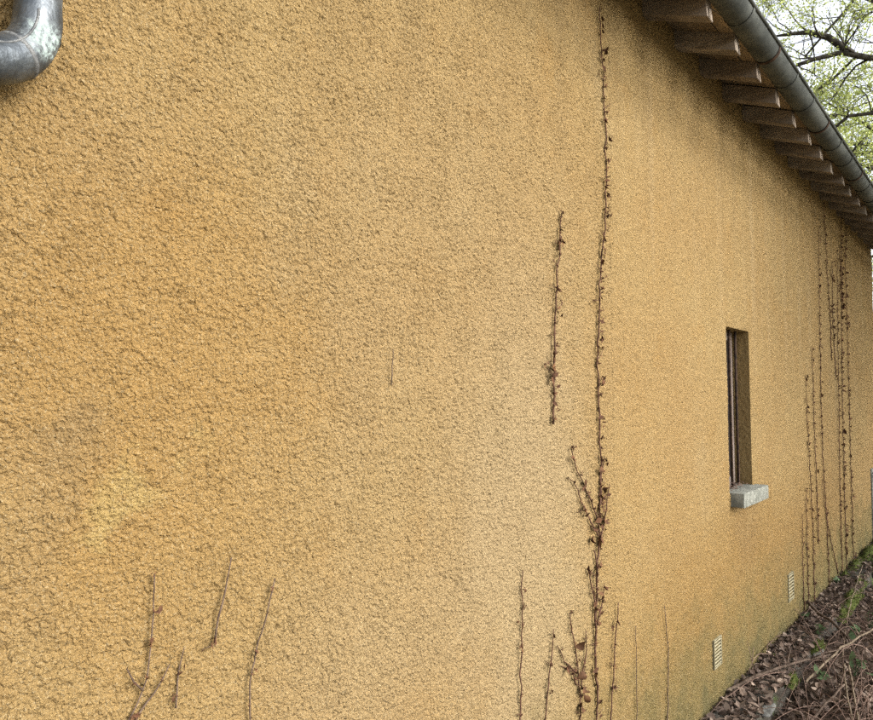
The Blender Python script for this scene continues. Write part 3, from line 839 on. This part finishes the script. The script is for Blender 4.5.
# ------------------------------------------------------------------ ground cover
def leaf_quads(cx, cy, cz, s, tilt=0.6):
    """n curled leaves, each two folded quads sharing a midrib -> (n, 6 verts)"""
    n = len(cx)
    az = rng.uniform(0, 2 * np.pi, n); tl = rng.normal(0, tilt, n); rl = rng.normal(0, tilt, n)
    fold = rng.uniform(-0.25, 0.6, n); curl = rng.uniform(-0.5, 0.7, n); asp = rng.uniform(0.2, 0.4, n)
    u = np.stack([np.cos(az) * np.cos(tl), np.sin(az) * np.cos(tl), np.sin(tl)], -1)
    sdv = np.stack([-np.sin(az), np.cos(az), np.zeros(n)], -1)
    nn = np.cross(u, sdv)
    v = sdv * np.cos(rl)[:, None] + nn * np.sin(rl)[:, None]
    nn = np.cross(u, v)
    c = np.stack([cx, cy, cz], -1)
    L = s[:, None]
    out = []
    prof = [(-0.5, 0.05), (-0.25, 0.75), (0.1, 1.0), (0.35, 0.6), (0.52, 0.04)]
    for a, wdt in prof:
        mid = c + u * L * a + nn * L * (curl * a * a)[:, None]
        e = v * L * (asp * wdt)[:, None]; up = nn * L * (asp * wdt * fold)[:, None]
        out += [mid - e + up, mid, mid + e + up]
    return np.stack(out, 1)
def leaves_mesh(name, V):
    n = len(V)
    f = []
    for i in range(4): f += [(i * 3, i * 3 + 1, i * 3 + 4, i * 3 + 3), (i * 3 + 1, i * 3 + 2, i * 3 + 5, i * 3 + 4)]
    f = np.array(f)
    F = (np.arange(n)[:, None, None] * 15 + f[None]).reshape(-1, 4)
    me = bpy.data.meshes.new(name)
    me.vertices.add(n * 15); me.vertices.foreach_set('co', V.reshape(-1).astype(np.float32))
    me.loops.add(F.size); me.loops.foreach_set('vertex_index', F.reshape(-1).astype(np.int32))
    me.polygons.add(len(F)); me.polygons.foreach_set('loop_start', (np.arange(len(F)) * 4).astype(np.int32))
    me.polygons.foreach_set('use_smooth', np.zeros(len(F), dtype=bool))
    me.update(calc_edges=True)
    return me
def surf_z(x, y):
    return np.where(y > -0.20, PATH_Z, ground_z(x, y))
n = 14000
lx = rng.uniform(2.4, 8.8, n); lt = 0.012 + np.abs(rng.uniform(0, 1, n)) ** 0.9 * 1.5
lt = np.where(rng.random(n) < 0.18, rng.uniform(0.012, 0.2, n), lt)
kp = ~((lt < 0.17) & (lx > 6.3) & (rng.random(n) < 0.75)) & ~((lt > 0.1) & (lt < 0.2) & (rng.random(n) < 0.25))
lx, lt = lx[kp], lt[kp]
lz = surf_z(lx, -lt) + rng.uniform(0.003, 0.028, len(lx))
V1 = leaf_quads(lx, -lt, lz, rng.uniform(0.018, 0.050, len(lx)), 0.5)
n2 = 1800
ax = rng.uniform(-6, 14, n2); ay = -1.5 - rng.uniform(0, 1, n2) ** 1.4 * 6
V2 = leaf_quads(ax, ay, ground_z(ax, ay) + rng.uniform(0.003, 0.02, n2), rng.uniform(0.03, 0.07, n2), 0.3)
V = np.concatenate([V1, V2])
V[:, :, 1] = np.where(V[:, :, 1] > -0.002, -0.012, V[:, :, 1])
litter = link('leaf_litter', leaves_mesh('leaf_litter', V), None, M_LITTER)
tag(litter, 'brown dead leaf litter covering path edge and soil', 'leaves', kind='stuff')
# paler leaves lying on top, picked out one by one
for k in range(46):
    x = random.uniform(3.3, 6.4); t = random.uniform(0.03, 0.62)
    z = float(surf_z(np.array(x), np.array(-t))) + 0.03
    V = leaf_quads(np.array([x]), np.array([-t]), np.array([z]), np.array([random.uniform(0.035, 0.06)]), 0.35)
    o = link('dead_leaf', leaves_mesh('dead_leaf', V), None, M_PALELEAF)
    tag(o, 'pale curled dead leaf lying on top of the brown litter', 'leaf', 'pale leaves on the litter')

# moss: bumpy cushions along the path edge
mv, mf = [], None
def cushion(x, t, rx_, rt, hgt):
    nu, nv = 22, 14
    mbv = []
    A, B = np.meshgrid(np.linspace(-1, 1, nu), np.linspace(-1, 1, nv))
    rr = np.sqrt(A * A + B * B)
    X = x + A * rx_; T = t + B * rt
    edge_ = 1 - rr * (1 + 0.3 * perlin(X / 0.05, T / 0.05, 31))
    Zc = surf_z(X, -T) * 0 + (PATH_Z if t < 0.21 else float(ground_z(x, -t))) - 0.02 + (hgt + 0.02) * np.clip(edge_, -0.2, 1) ** 1 * (1 + 0.35 * perlin(X / 0.025, T / 0.025, 32)) + 0.006 * perlin(X / 0.012, T / 0.012, 33)
    Y = np.minimum(-T, -0.006)
    return np.stack([X, Y, Zc], -1)
spots = [(5.75, 0.185, 0.28, 0.05, 0.05), (5.35, 0.20, 0.16, 0.04, 0.035), (6.25, 0.17, 0.22, 0.04, 0.04), (6.9, 0.05, 0.38, 0.06, 0.05), (7.5, 0.07, 0.5, 0.08, 0.06),
         (8.15, 0.09, 0.42, 0.10, 0.06), (6.4, 0.045, 0.12, 0.035, 0.05), (4.55, 0.205, 0.14, 0.03, 0.025), (7.0, 0.2, 0.3, 0.05, 0.05), (7.8, 0.22, 0.35, 0.06, 0.05), (4.15, 0.05, 0.08, 0.03, 0.02), (3.95, 0.20, 0.1, 0.03, 0.02)]
for i, sp in enumerate(spots):
    P = cushion(*sp)
    pos_txt = ['long moss cushion on the path edge nearest the crossing stick', 'small moss cushion on the path edge before the long one', 'moss cushion just past the long one on the path edge', 'moss cushion at the wall foot under the far vines',
               'broad bright moss cushion at the wall foot towards the far corner', 'farthest moss cushion against the wall by the dark hatch', 'little moss tuft at the wall foot before the far vines', 'thin moss patch on the path edge beside the brambles',
               'moss cushion on the outer path edge level with the far vines', 'outer moss cushion level with the far corner', 'tiny moss patch at the wall foot below the window', 'tiny moss patch on the outer edge below the window'][i]
    root = empty('moss_cushion', (sp[0], -sp[1], PATH_Z))
    tag(root, pos_txt, 'moss', 'moss cushions along the path')
    link('mound', grid_mesh('mound', P[::-1]), root, M_MOSS)
    nb = int(500 * sp[2] / 0.3)
    uu = rng.integers(1, P.shape[1] - 1, nb); ww = rng.integers(1, P.shape[0] - 1, nb)
    c = P[ww, uu] + rng.normal(0, 0.008, (nb, 3)) * np.array([1.4, 0.6, 0])
    c[:, 1] = np.minimum(c[:, 1], -0.01)
    d = rng.normal(0, 1, (nb, 3)) * np.array([0.6, 0.6, 0.25]) + np.array([0, 0, 0.9]); d /= np.linalg.norm(d, axis=1)[:, None]
    s_ = np.cross(d, rng.normal(0, 1, (nb, 3))); s_ /= np.linalg.norm(s_, axis=1)[:, None]
    ln = rng.uniform(0.008, 0.02, nb)[:, None]
    Q = np.stack([c - s_ * 0.002, c + s_ * 0.002, c + d * ln + s_ * 0.0012, c + d * ln - s_ * 0.0012], 1)
    fo = link('fronds', quads_mesh('fronds', Q), root, M_MOSSBLADE); fo['kind'] = 'stuff'

# flat pale stone and rubble bits at the path edge
def stone(x, y, z, sx, sy, sz, label):
    import bmesh
    bm = bmesh.new(); bmesh.ops.create_icosphere(bm, subdivisions=3, radius=1.0)
    ph = random.uniform(0, 90)
    for v in bm.verts:
        k = 1 + 0.28 * mnoise.noise((v.co.x * 1.3 + ph, v.co.y * 1.3, v.co.z * 1.3)) + 0.1 * mnoise.noise((v.co.x * 4 + ph, v.co.y * 4, v.co.z * 4))
        co = v.co * k
        v.co = Vector((x + co.x * sx, y + co.y * sy, z + max(-0.6, min(0.62, co.z)) * sz))
    me = bpy.data.meshes.new('stone'); bm.to_mesh(me); bm.free()
    tag(link('stone', me, None, M_STONE, True), label, 'stone', 'stones at the path edge')
stone(3.48, -0.20, 0.097, 0.085, 0.03, 0.014, 'long flat pale stone on the path edge closest to the camera')
stone(4.5, -0.215, 0.075, 0.11, 0.025, 0.022, 'grey stone on the path edge between the two crossing sticks')

# fallen sticks
def stick(label, pts, r0, r1, mat, forks=(), group='fallen sticks by the wall', pale_end=False):
    root = empty('fallen_stick', pts[0]); tag(root, label, 'stick', group)
    mb = MB()
    P = resample(pts, 0.03); n_ = len(P); ph = random.uniform(0, 99)
    P = [p + Vector((0.006 * mnoise.noise((ph, i * 0.25, 0)), 0.006 * mnoise.noise((ph, i * 0.25, 5)), 0.006 * mnoise.noise((ph, i * 0.25, 9)))) for i, p in enumerate(P)]
    mb.tube(P, [(r0 + (r1 - r0) * i / n_) * (1 + 0.12 * mnoise.noise((ph, i * 0.9, 2))) for i in range(n_)], 8)
    mb.build('shaft', mat, root, True)
    for (i0, d, ln, r) in forks:
        s = P[int(i0 * (n_ - 1))]; d = Vector(d).normalized()
        fb = MB(); fb.tube([s, s + d * ln * 0.4 + Vector((0, 0, 0.01)), s + d * ln], [r, r * 0.8, r * 0.4], 6)
        fb.build('side_twig', mat, root, True)
    if pale_end:
        d = (P[0] - P[1]).normalized()
        cb = MB(); cb.tube([P[0] + d * 0.004, P[0] - d * 0.03], [r0 * 1.0, r0 * 1.12], 8); cb.build('broken_end', M_STICKPALE, root, True)
stick('thick brown stick with pale broken end, lying out from the wall foot', [(3.50, -0.012, 0.125), (3.72, -0.07, 0.135), (3.94, -0.14, 0.14), (4.15, -0.22, 0.14), (4.42, -0.33, 0.12)], 0.009, 0.005, M_STICK, [(0.55, (1, 0.1, 0.2), 0.2, 0.004), (0.75, (0.6, -0.6, 0.2), 0.25, 0.004)], pale_end=True)
stick('dark stick propped on the wall under the farther vent, curving outwards', [(5.22, -0.012, 0.165), (5.13, -0.06, 0.155), (5.03, -0.125, 0.15), (4.90, -0.22, 0.15), (4.79, -0.32, 0.11), (4.72, -0.36, 0.07)], 0.011, 0.006, M_STICK, [(0.6, (0.3, -1, 0.3), 0.15, 0.003)])
stick('bare pale stick lying across the brambles, parallel to the wall', [(3.93, -0.27, 0.10), (4.2, -0.30, 0.12), (4.47, -0.34, 0.14), (4.9, -0.44, 0.16), (5.5, -0.62, 0.17)], 0.006, 0.0045, M_STICKPALE, [(0.5, (0.9, 0.5, 0.3), 0.22, 0.004)])
stick('left of two short pale upright-leaning sticks in the brambles', [(4.28, -0.385, 0.12), (4.0, -0.44, 0.09), (3.72, -0.51, 0.06), (3.5, -0.56, 0.04)], 0.0045, 0.0045, M_STICKPALE)
stick('right of two short pale upright-leaning sticks in the brambles', [(4.25, -0.415, 0.13), (4.0, -0.47, 0.09), (3.74, -0.53, 0.07), (3.5, -0.58, 0.04)], 0.005, 0.005, M_STICKPALE)
stick('long thin yellowish cane running beside the path edge moss', [(6.6, -0.14, 0.17), (6.2, -0.17, 0.16), (5.4, -0.235, 0.13), (4.9, -0.29, 0.11), (4.5, -0.34, 0.08)], 0.003, 0.003, M_STICKPALE)
stick('slanting brown stick in the near corner of the brambles', [(3.55, -0.36, 0.06), (3.8, -0.40, 0.09), (4.0, -0.43, 0.11)], 0.006, 0.005, M_STICK)
# tangle of thin dry bramble twigs
for k in range(215):
    x = random.uniform(3.3, 6.0); t = 0.20 + random.random() ** 1.1 * 0.6
    if k < 14: t = random.uniform(0.06, 0.25); x = random.uniform(3.5, 5.6)
    az = random.gauss(0.15, 0.8) + (math.pi if random.random() < 0.5 else 0)
    ln = random.uniform(0.3, 0.95)
    z0_ = float(surf_z(np.array(x), np.array(-t))) + 0.005
    hgt = random.uniform(0.02, 0.24) * (0.45 if t < 0.35 else 1)
    P = []
    bend = random.uniform(-0.7, 0.7)
    px_, py_ = x, -t
    ns = 9
    for i in range(ns):
        a = i / (ns - 1)
        P.append(Vector((px_, min(py_, -0.02), z0_ + hgt * math.sin(math.pi * min(1, a * random.uniform(0.95, 1.0))) ** 0.9)))
        px_ += math.cos(az + bend * a) * ln / ns; py_ += math.sin(az + bend * a) * ln / ns * 0.8
    r = random.uniform(0.001, 0.0027)
    mb = MB(); mb.tube(P, [r * (1.1 - 0.6 * i / ns) for i in range(ns)], 5)
    for _ in range(random.choice((0, 1, 2))):
        i = random.randrange(2, ns - 2); d = Vector((random.uniform(-1, 1), random.uniform(-1, 0.3), random.uniform(0, 0.8))).normalized() * random.uniform(0.05, 0.18)
        q = P[i] + d
        if q.y > -0.02: q.y = -0.02
        mb.tube([P[i], (P[i] + q) / 2 + Vector((0, 0, 0.01)), q], [r * 0.7, r * 0.6, r * 0.35], 4)
    tag(mb.build('bramble_twig', M_TWIG, None, True), 'thin dry pinkish-brown twig in the bramble tangle beside the path', 'twig', 'dry twigs tangled beside the path')

# small green plants
def plant(x, y, z, hgt, nl, ls, label):
    root = empty('small_plant', (x, y, z)); tag(root, label, 'plant', 'small green plants at the wall foot')
    st = MB()
    for k in range(nl):
        d = Vector((random.uniform(-1, 1), random.uniform(-1, 0.15), random.uniform(0.2, 1.2))).normalized()
        e = Vector((x, y, z)) + d * hgt * random.uniform(0.5, 1)
        if e.y > -0.02: e.y = -0.02
        st.tube([(x, y, z - 0.01), (Vector((x, y, z)) + e) / 2 + Vector((0, 0, 0.01)), e], [0.0016, 0.0013, 0.001], 4)
        lf = leaf_quads(np.array([e.x]), np.array([e.y]), np.array([e.z]), np.array([ls * random.uniform(0.7, 1.2)]), 0.5)
        lf[:, :, 1] = np.minimum(lf[:, :, 1], -0.015)
        link('leaf', leaves_mesh('leaf', lf), root, M_GREEN)
    st.build('stem', M_GREEN, root)
plant(2.42, -0.03, 0.27, 0.05, 4, 0.035, 'tiny green seedling clinging to the wall low down beside the vines')
plant(4.75, -0.15, 0.10, 0.08, 9, 0.05, 'pale green leafy weed on the path between the crossing sticks')
plant(4.95, -0.30, 0.06, 0.10, 9, 0.05, 'green weed in the shadow of the mossy path edge')
plant(4.35, -0.42, 0.05, 0.10, 8, 0.06, 'grey-green weed among the brambles nearest the camera')
plant(4.1, -0.30, 0.07, 0.07, 7, 0.045, 'low green weed under the bare pale stick')
plant(6.1, -0.03, 0.10, 0.07, 10, 0.035, 'small bright green weed against the wall under the far vines')
plant(5.3, -0.36, 0.05, 0.12, 10, 0.055, 'green weed behind the brambles farther along the path')
plant(4.6, -0.52, 0.04, 0.12, 8, 0.06, 'green weed among the brambles at the right edge')
plant(5.02, -0.03, 0.10, 0.05, 8, 0.04, 'yellowish weed at the wall foot where the dark stick leans')

# ------------------------------------------------------------------ trees
def tree(label, base, limbs, leaf_n, leaf_size, seed, spread=0.5, cat='tree', group='trees beyond the house', trunk_r=0.2, trunk_top=None, twig_levels=3, leaf_clump=9, lmat=None, name='tree', sub=3):
    rnd = random.Random(seed); r_ = np.random.default_rng(seed)
    root = empty(name, base); tag(root, label, cat, group)
    tk = MB()
    bx_, by_, bz_ = base
    tt = trunk_top or (bx_, by_, bz_ + 9)
    tp = [Vector(base).lerp(Vector(tt), i / 9) + Vector((0.12 * mnoise.noise((seed, i * 0.6, 0)), 0.12 * mnoise.noise((seed, i * 0.6, 7)), 0)) * (i > 0) for i in range(10)]
    tp[0].z -= 0.1
    tk.tube(tp, [trunk_r * (1.35 if i == 0 else 1.0 - 0.065 * i) for i in range(10)], 12)
    tk.build('trunk', M_BARK, root, True)
    tips = []
    def grow(mb, p, d, ln, r, lev):
        n_ = 5
        P = [p]; q = p.copy(); dd = d.copy()
        for i in range(n_):
            dd = (dd + Vector((rnd.gauss(0, 0.22), rnd.gauss(0, 0.22), rnd.gauss(0.03, 0.2)))).normalized()
            q = q + dd * ln / n_; P.append(q.copy())
        mb.tube(P, [r * (1 - 0.75 * i / n_) for i in range(n_ + 1)], 5 if lev > 1 else 3, cap=False)
        if lev > 0:
            for k in range(sub + (lev > 1)):
                i = rnd.randrange(2, n_ + 1)
                nd = (dd + Vector((rnd.gauss(0, 0.8), rnd.gauss(0, 0.8), rnd.gauss(0.1, 0.6)))).normalized()
                grow(mb, P[i], nd, ln * rnd.uniform(0.45, 0.75), r * (1 - 0.75 * i / n_) * 0.7 + 0.0015, lev - 1)
        else:
            tips.extend(P[2:])
    for (pl, r0, r1, lev) in limbs:
        mb = MB()
        P = resample(pl, 0.35)
        P = [p + Vector((mnoise.noise((seed + 3, i * 0.5, 0)), mnoise.noise((seed + 3, i * 0.5, 4)), mnoise.noise((seed + 3, i * 0.5, 8)))) * (0.10 if 0 < i else 0) for i, p in enumerate(P)]
        n_ = len(P)
        rad = [r0 + (r1 - r0) * i / max(1, n_ - 1) for i in range(n_)]
        mb.tube(P, rad, 8)
        for i in range(1, n_):
            for _ in range(2 if i > n_ * 0.25 else 1):
                d = (P[i] - P[i - 1]).normalized()
                nd = (d * 0.6 + Vector((rnd.gauss(0, 0.7), rnd.gauss(0, 0.7), rnd.gauss(0.15, 0.6)))).normalized()
                grow(mb, P[i], nd, rnd.uniform(0.7, 1.6) * spread, max(0.006, rad[i] * 0.4), lev)
        mb.build('limb', M_BARK, root, True)
    if tips and leaf_n:
        T = np.array([tuple(t) for t in tips])
        c = T[r_.integers(0, len(T), leaf_n)] + r_.normal(0, 0.09, (leaf_n, 3))
        d = r_.normal(0, 1, (leaf_n, 3)); d /= np.linalg.norm(d, axis=1)[:, None]
        s_ = np.cross(d, r_.normal(0, 1, (leaf_n, 3))); s_ /= np.linalg.norm(s_, axis=1)[:, None]
        ln = leaf_size * r_.uniform(0.6, 1.3, leaf_n)[:, None]
        nrm = np.cross(d, s_)
        Q = np.stack([c - d * ln * 0.5, c - s_ * ln * 0.3 + nrm * ln * 0.1, c + d * ln * 0.5, c + s_ * ln * 0.3 + nrm * ln * 0.1], 1)
        cr = link('crown', quads_mesh('crown', Q), root, lmat or M_LEAF)
    return root

def at(X, ky, kz):    # point at distance X along the wall, on the sight line with slopes ky, kz
    return (X, -1.13 + ky * X, 1.6 + kz * X)
limbsA = [
  ([(14.5, -2.6, 5.2), (14.3, -1.2, 7.2), (14.2, 0.0, 7.75), (14.0, 0.58, 7.72), (13.8, 1.02, 7.9), (13.5, 1.35, 7.78), (13.2, 1.6, 7.65)], 0.13, 0.035, 2),
  ([(13.9, 0.85, 7.85), (13.8, 1.2, 8.2), (13.7, 1.5, 8.42), (13.6, 1.75, 8.45), (13.4, 2.0, 8.4)], 0.075, 0.02, 2),
  ([(14.4, -1.9, 6.2), (15.0, -0.4, 8.2), (15.2, 0.9, 9.6), (15.0, 1.5, 8.9), (14.8, 1.75, 8.5)], 0.08, 0.02, 2),
  ([(14.5, -2.4, 5.6), (14.4, -0.8, 6.4), (14.2, 0.6, 6.75), (14.0, 0.95, 6.75), (13.8, 1.15, 6.55)], 0.085, 0.025, 2),
  ([(14.5, -2.5, 6.8), (15.4, -1.0, 9.4), (15.8, 0.8, 10.2), (15.9, 2.2, 10.6)], 0.09, 0.02, 2),
]
tree('large dark-limbed tree whose branches reach in above the gutter', (14.6, -2.8, 0.0), limbsA, 15000, 0.055, 41, 0.8, trunk_r=0.30, trunk_top=(14.5, -2.5, 8.5))
def crown_limbs(base, top, n_, rad, seed):
    rnd = random.Random(seed); out = []
    b, t = Vector(base), Vector(top)
    for k in range(n_):
        s = b.lerp(t, rnd.uniform(0.45, 1.0)); a = 2 * math.pi * k / n_ + rnd.uniform(-0.4, 0.4)
        L = rad * rnd.uniform(0.7, 1.1)
        d = Vector((math.cos(a), math.sin(a), rnd.uniform(0.15, 0.9))).normalized()
        out.append(([s, s + d * L * 0.5 + Vector((0, 0, 0.2)), s + d * L], 0.09, 0.025, 2))
    return out
tree('pale-leaved tree standing farther back behind the roof', (24, 4.5, 0), crown_limbs((24, 4.5, 0), (24.2, 4.6, 11), 15, 4.5, 5), 21000, 0.095, 52, 0.95, sub=2, trunk_r=0.22, trunk_top=(24.2, 4.6, 12))
tree('tree standing farthest back, above the end of the gutter', (27, 0.8, 0), crown_limbs((27, 0.8, 0), (27.2, 1.0, 12), 15, 4.5, 9), 21000, 0.095, 63, 0.95, sub=2, trunk_r=0.22, trunk_top=(27.2, 1.0, 13))
tree('unseen leafy tree added to shade the far half of the wall', (8.7, -4.4, 0), crown_limbs((8.7, -4.4, 0), (8.6, -4.3, 6.2), 18, 3.2, 21), 30000, 0.13, 74, 1.0, sub=1, trunk_r=0.2, trunk_top=(8.6, -4.3, 6.8))  # stands out of view, added to shade the far wall
tree('second unseen leafy tree added for shade, nearer the house corner', (14.0, -5.6, 0), crown_limbs((14.0, -5.6, 0), (13.9, -5.4, 8.0), 16, 3.6, 25), 16000, 0.13, 85, 1.0, sub=1, trunk_r=0.22, trunk_top=(13.9, -5.4, 8.5))  # also out of view, added for more shade on that side
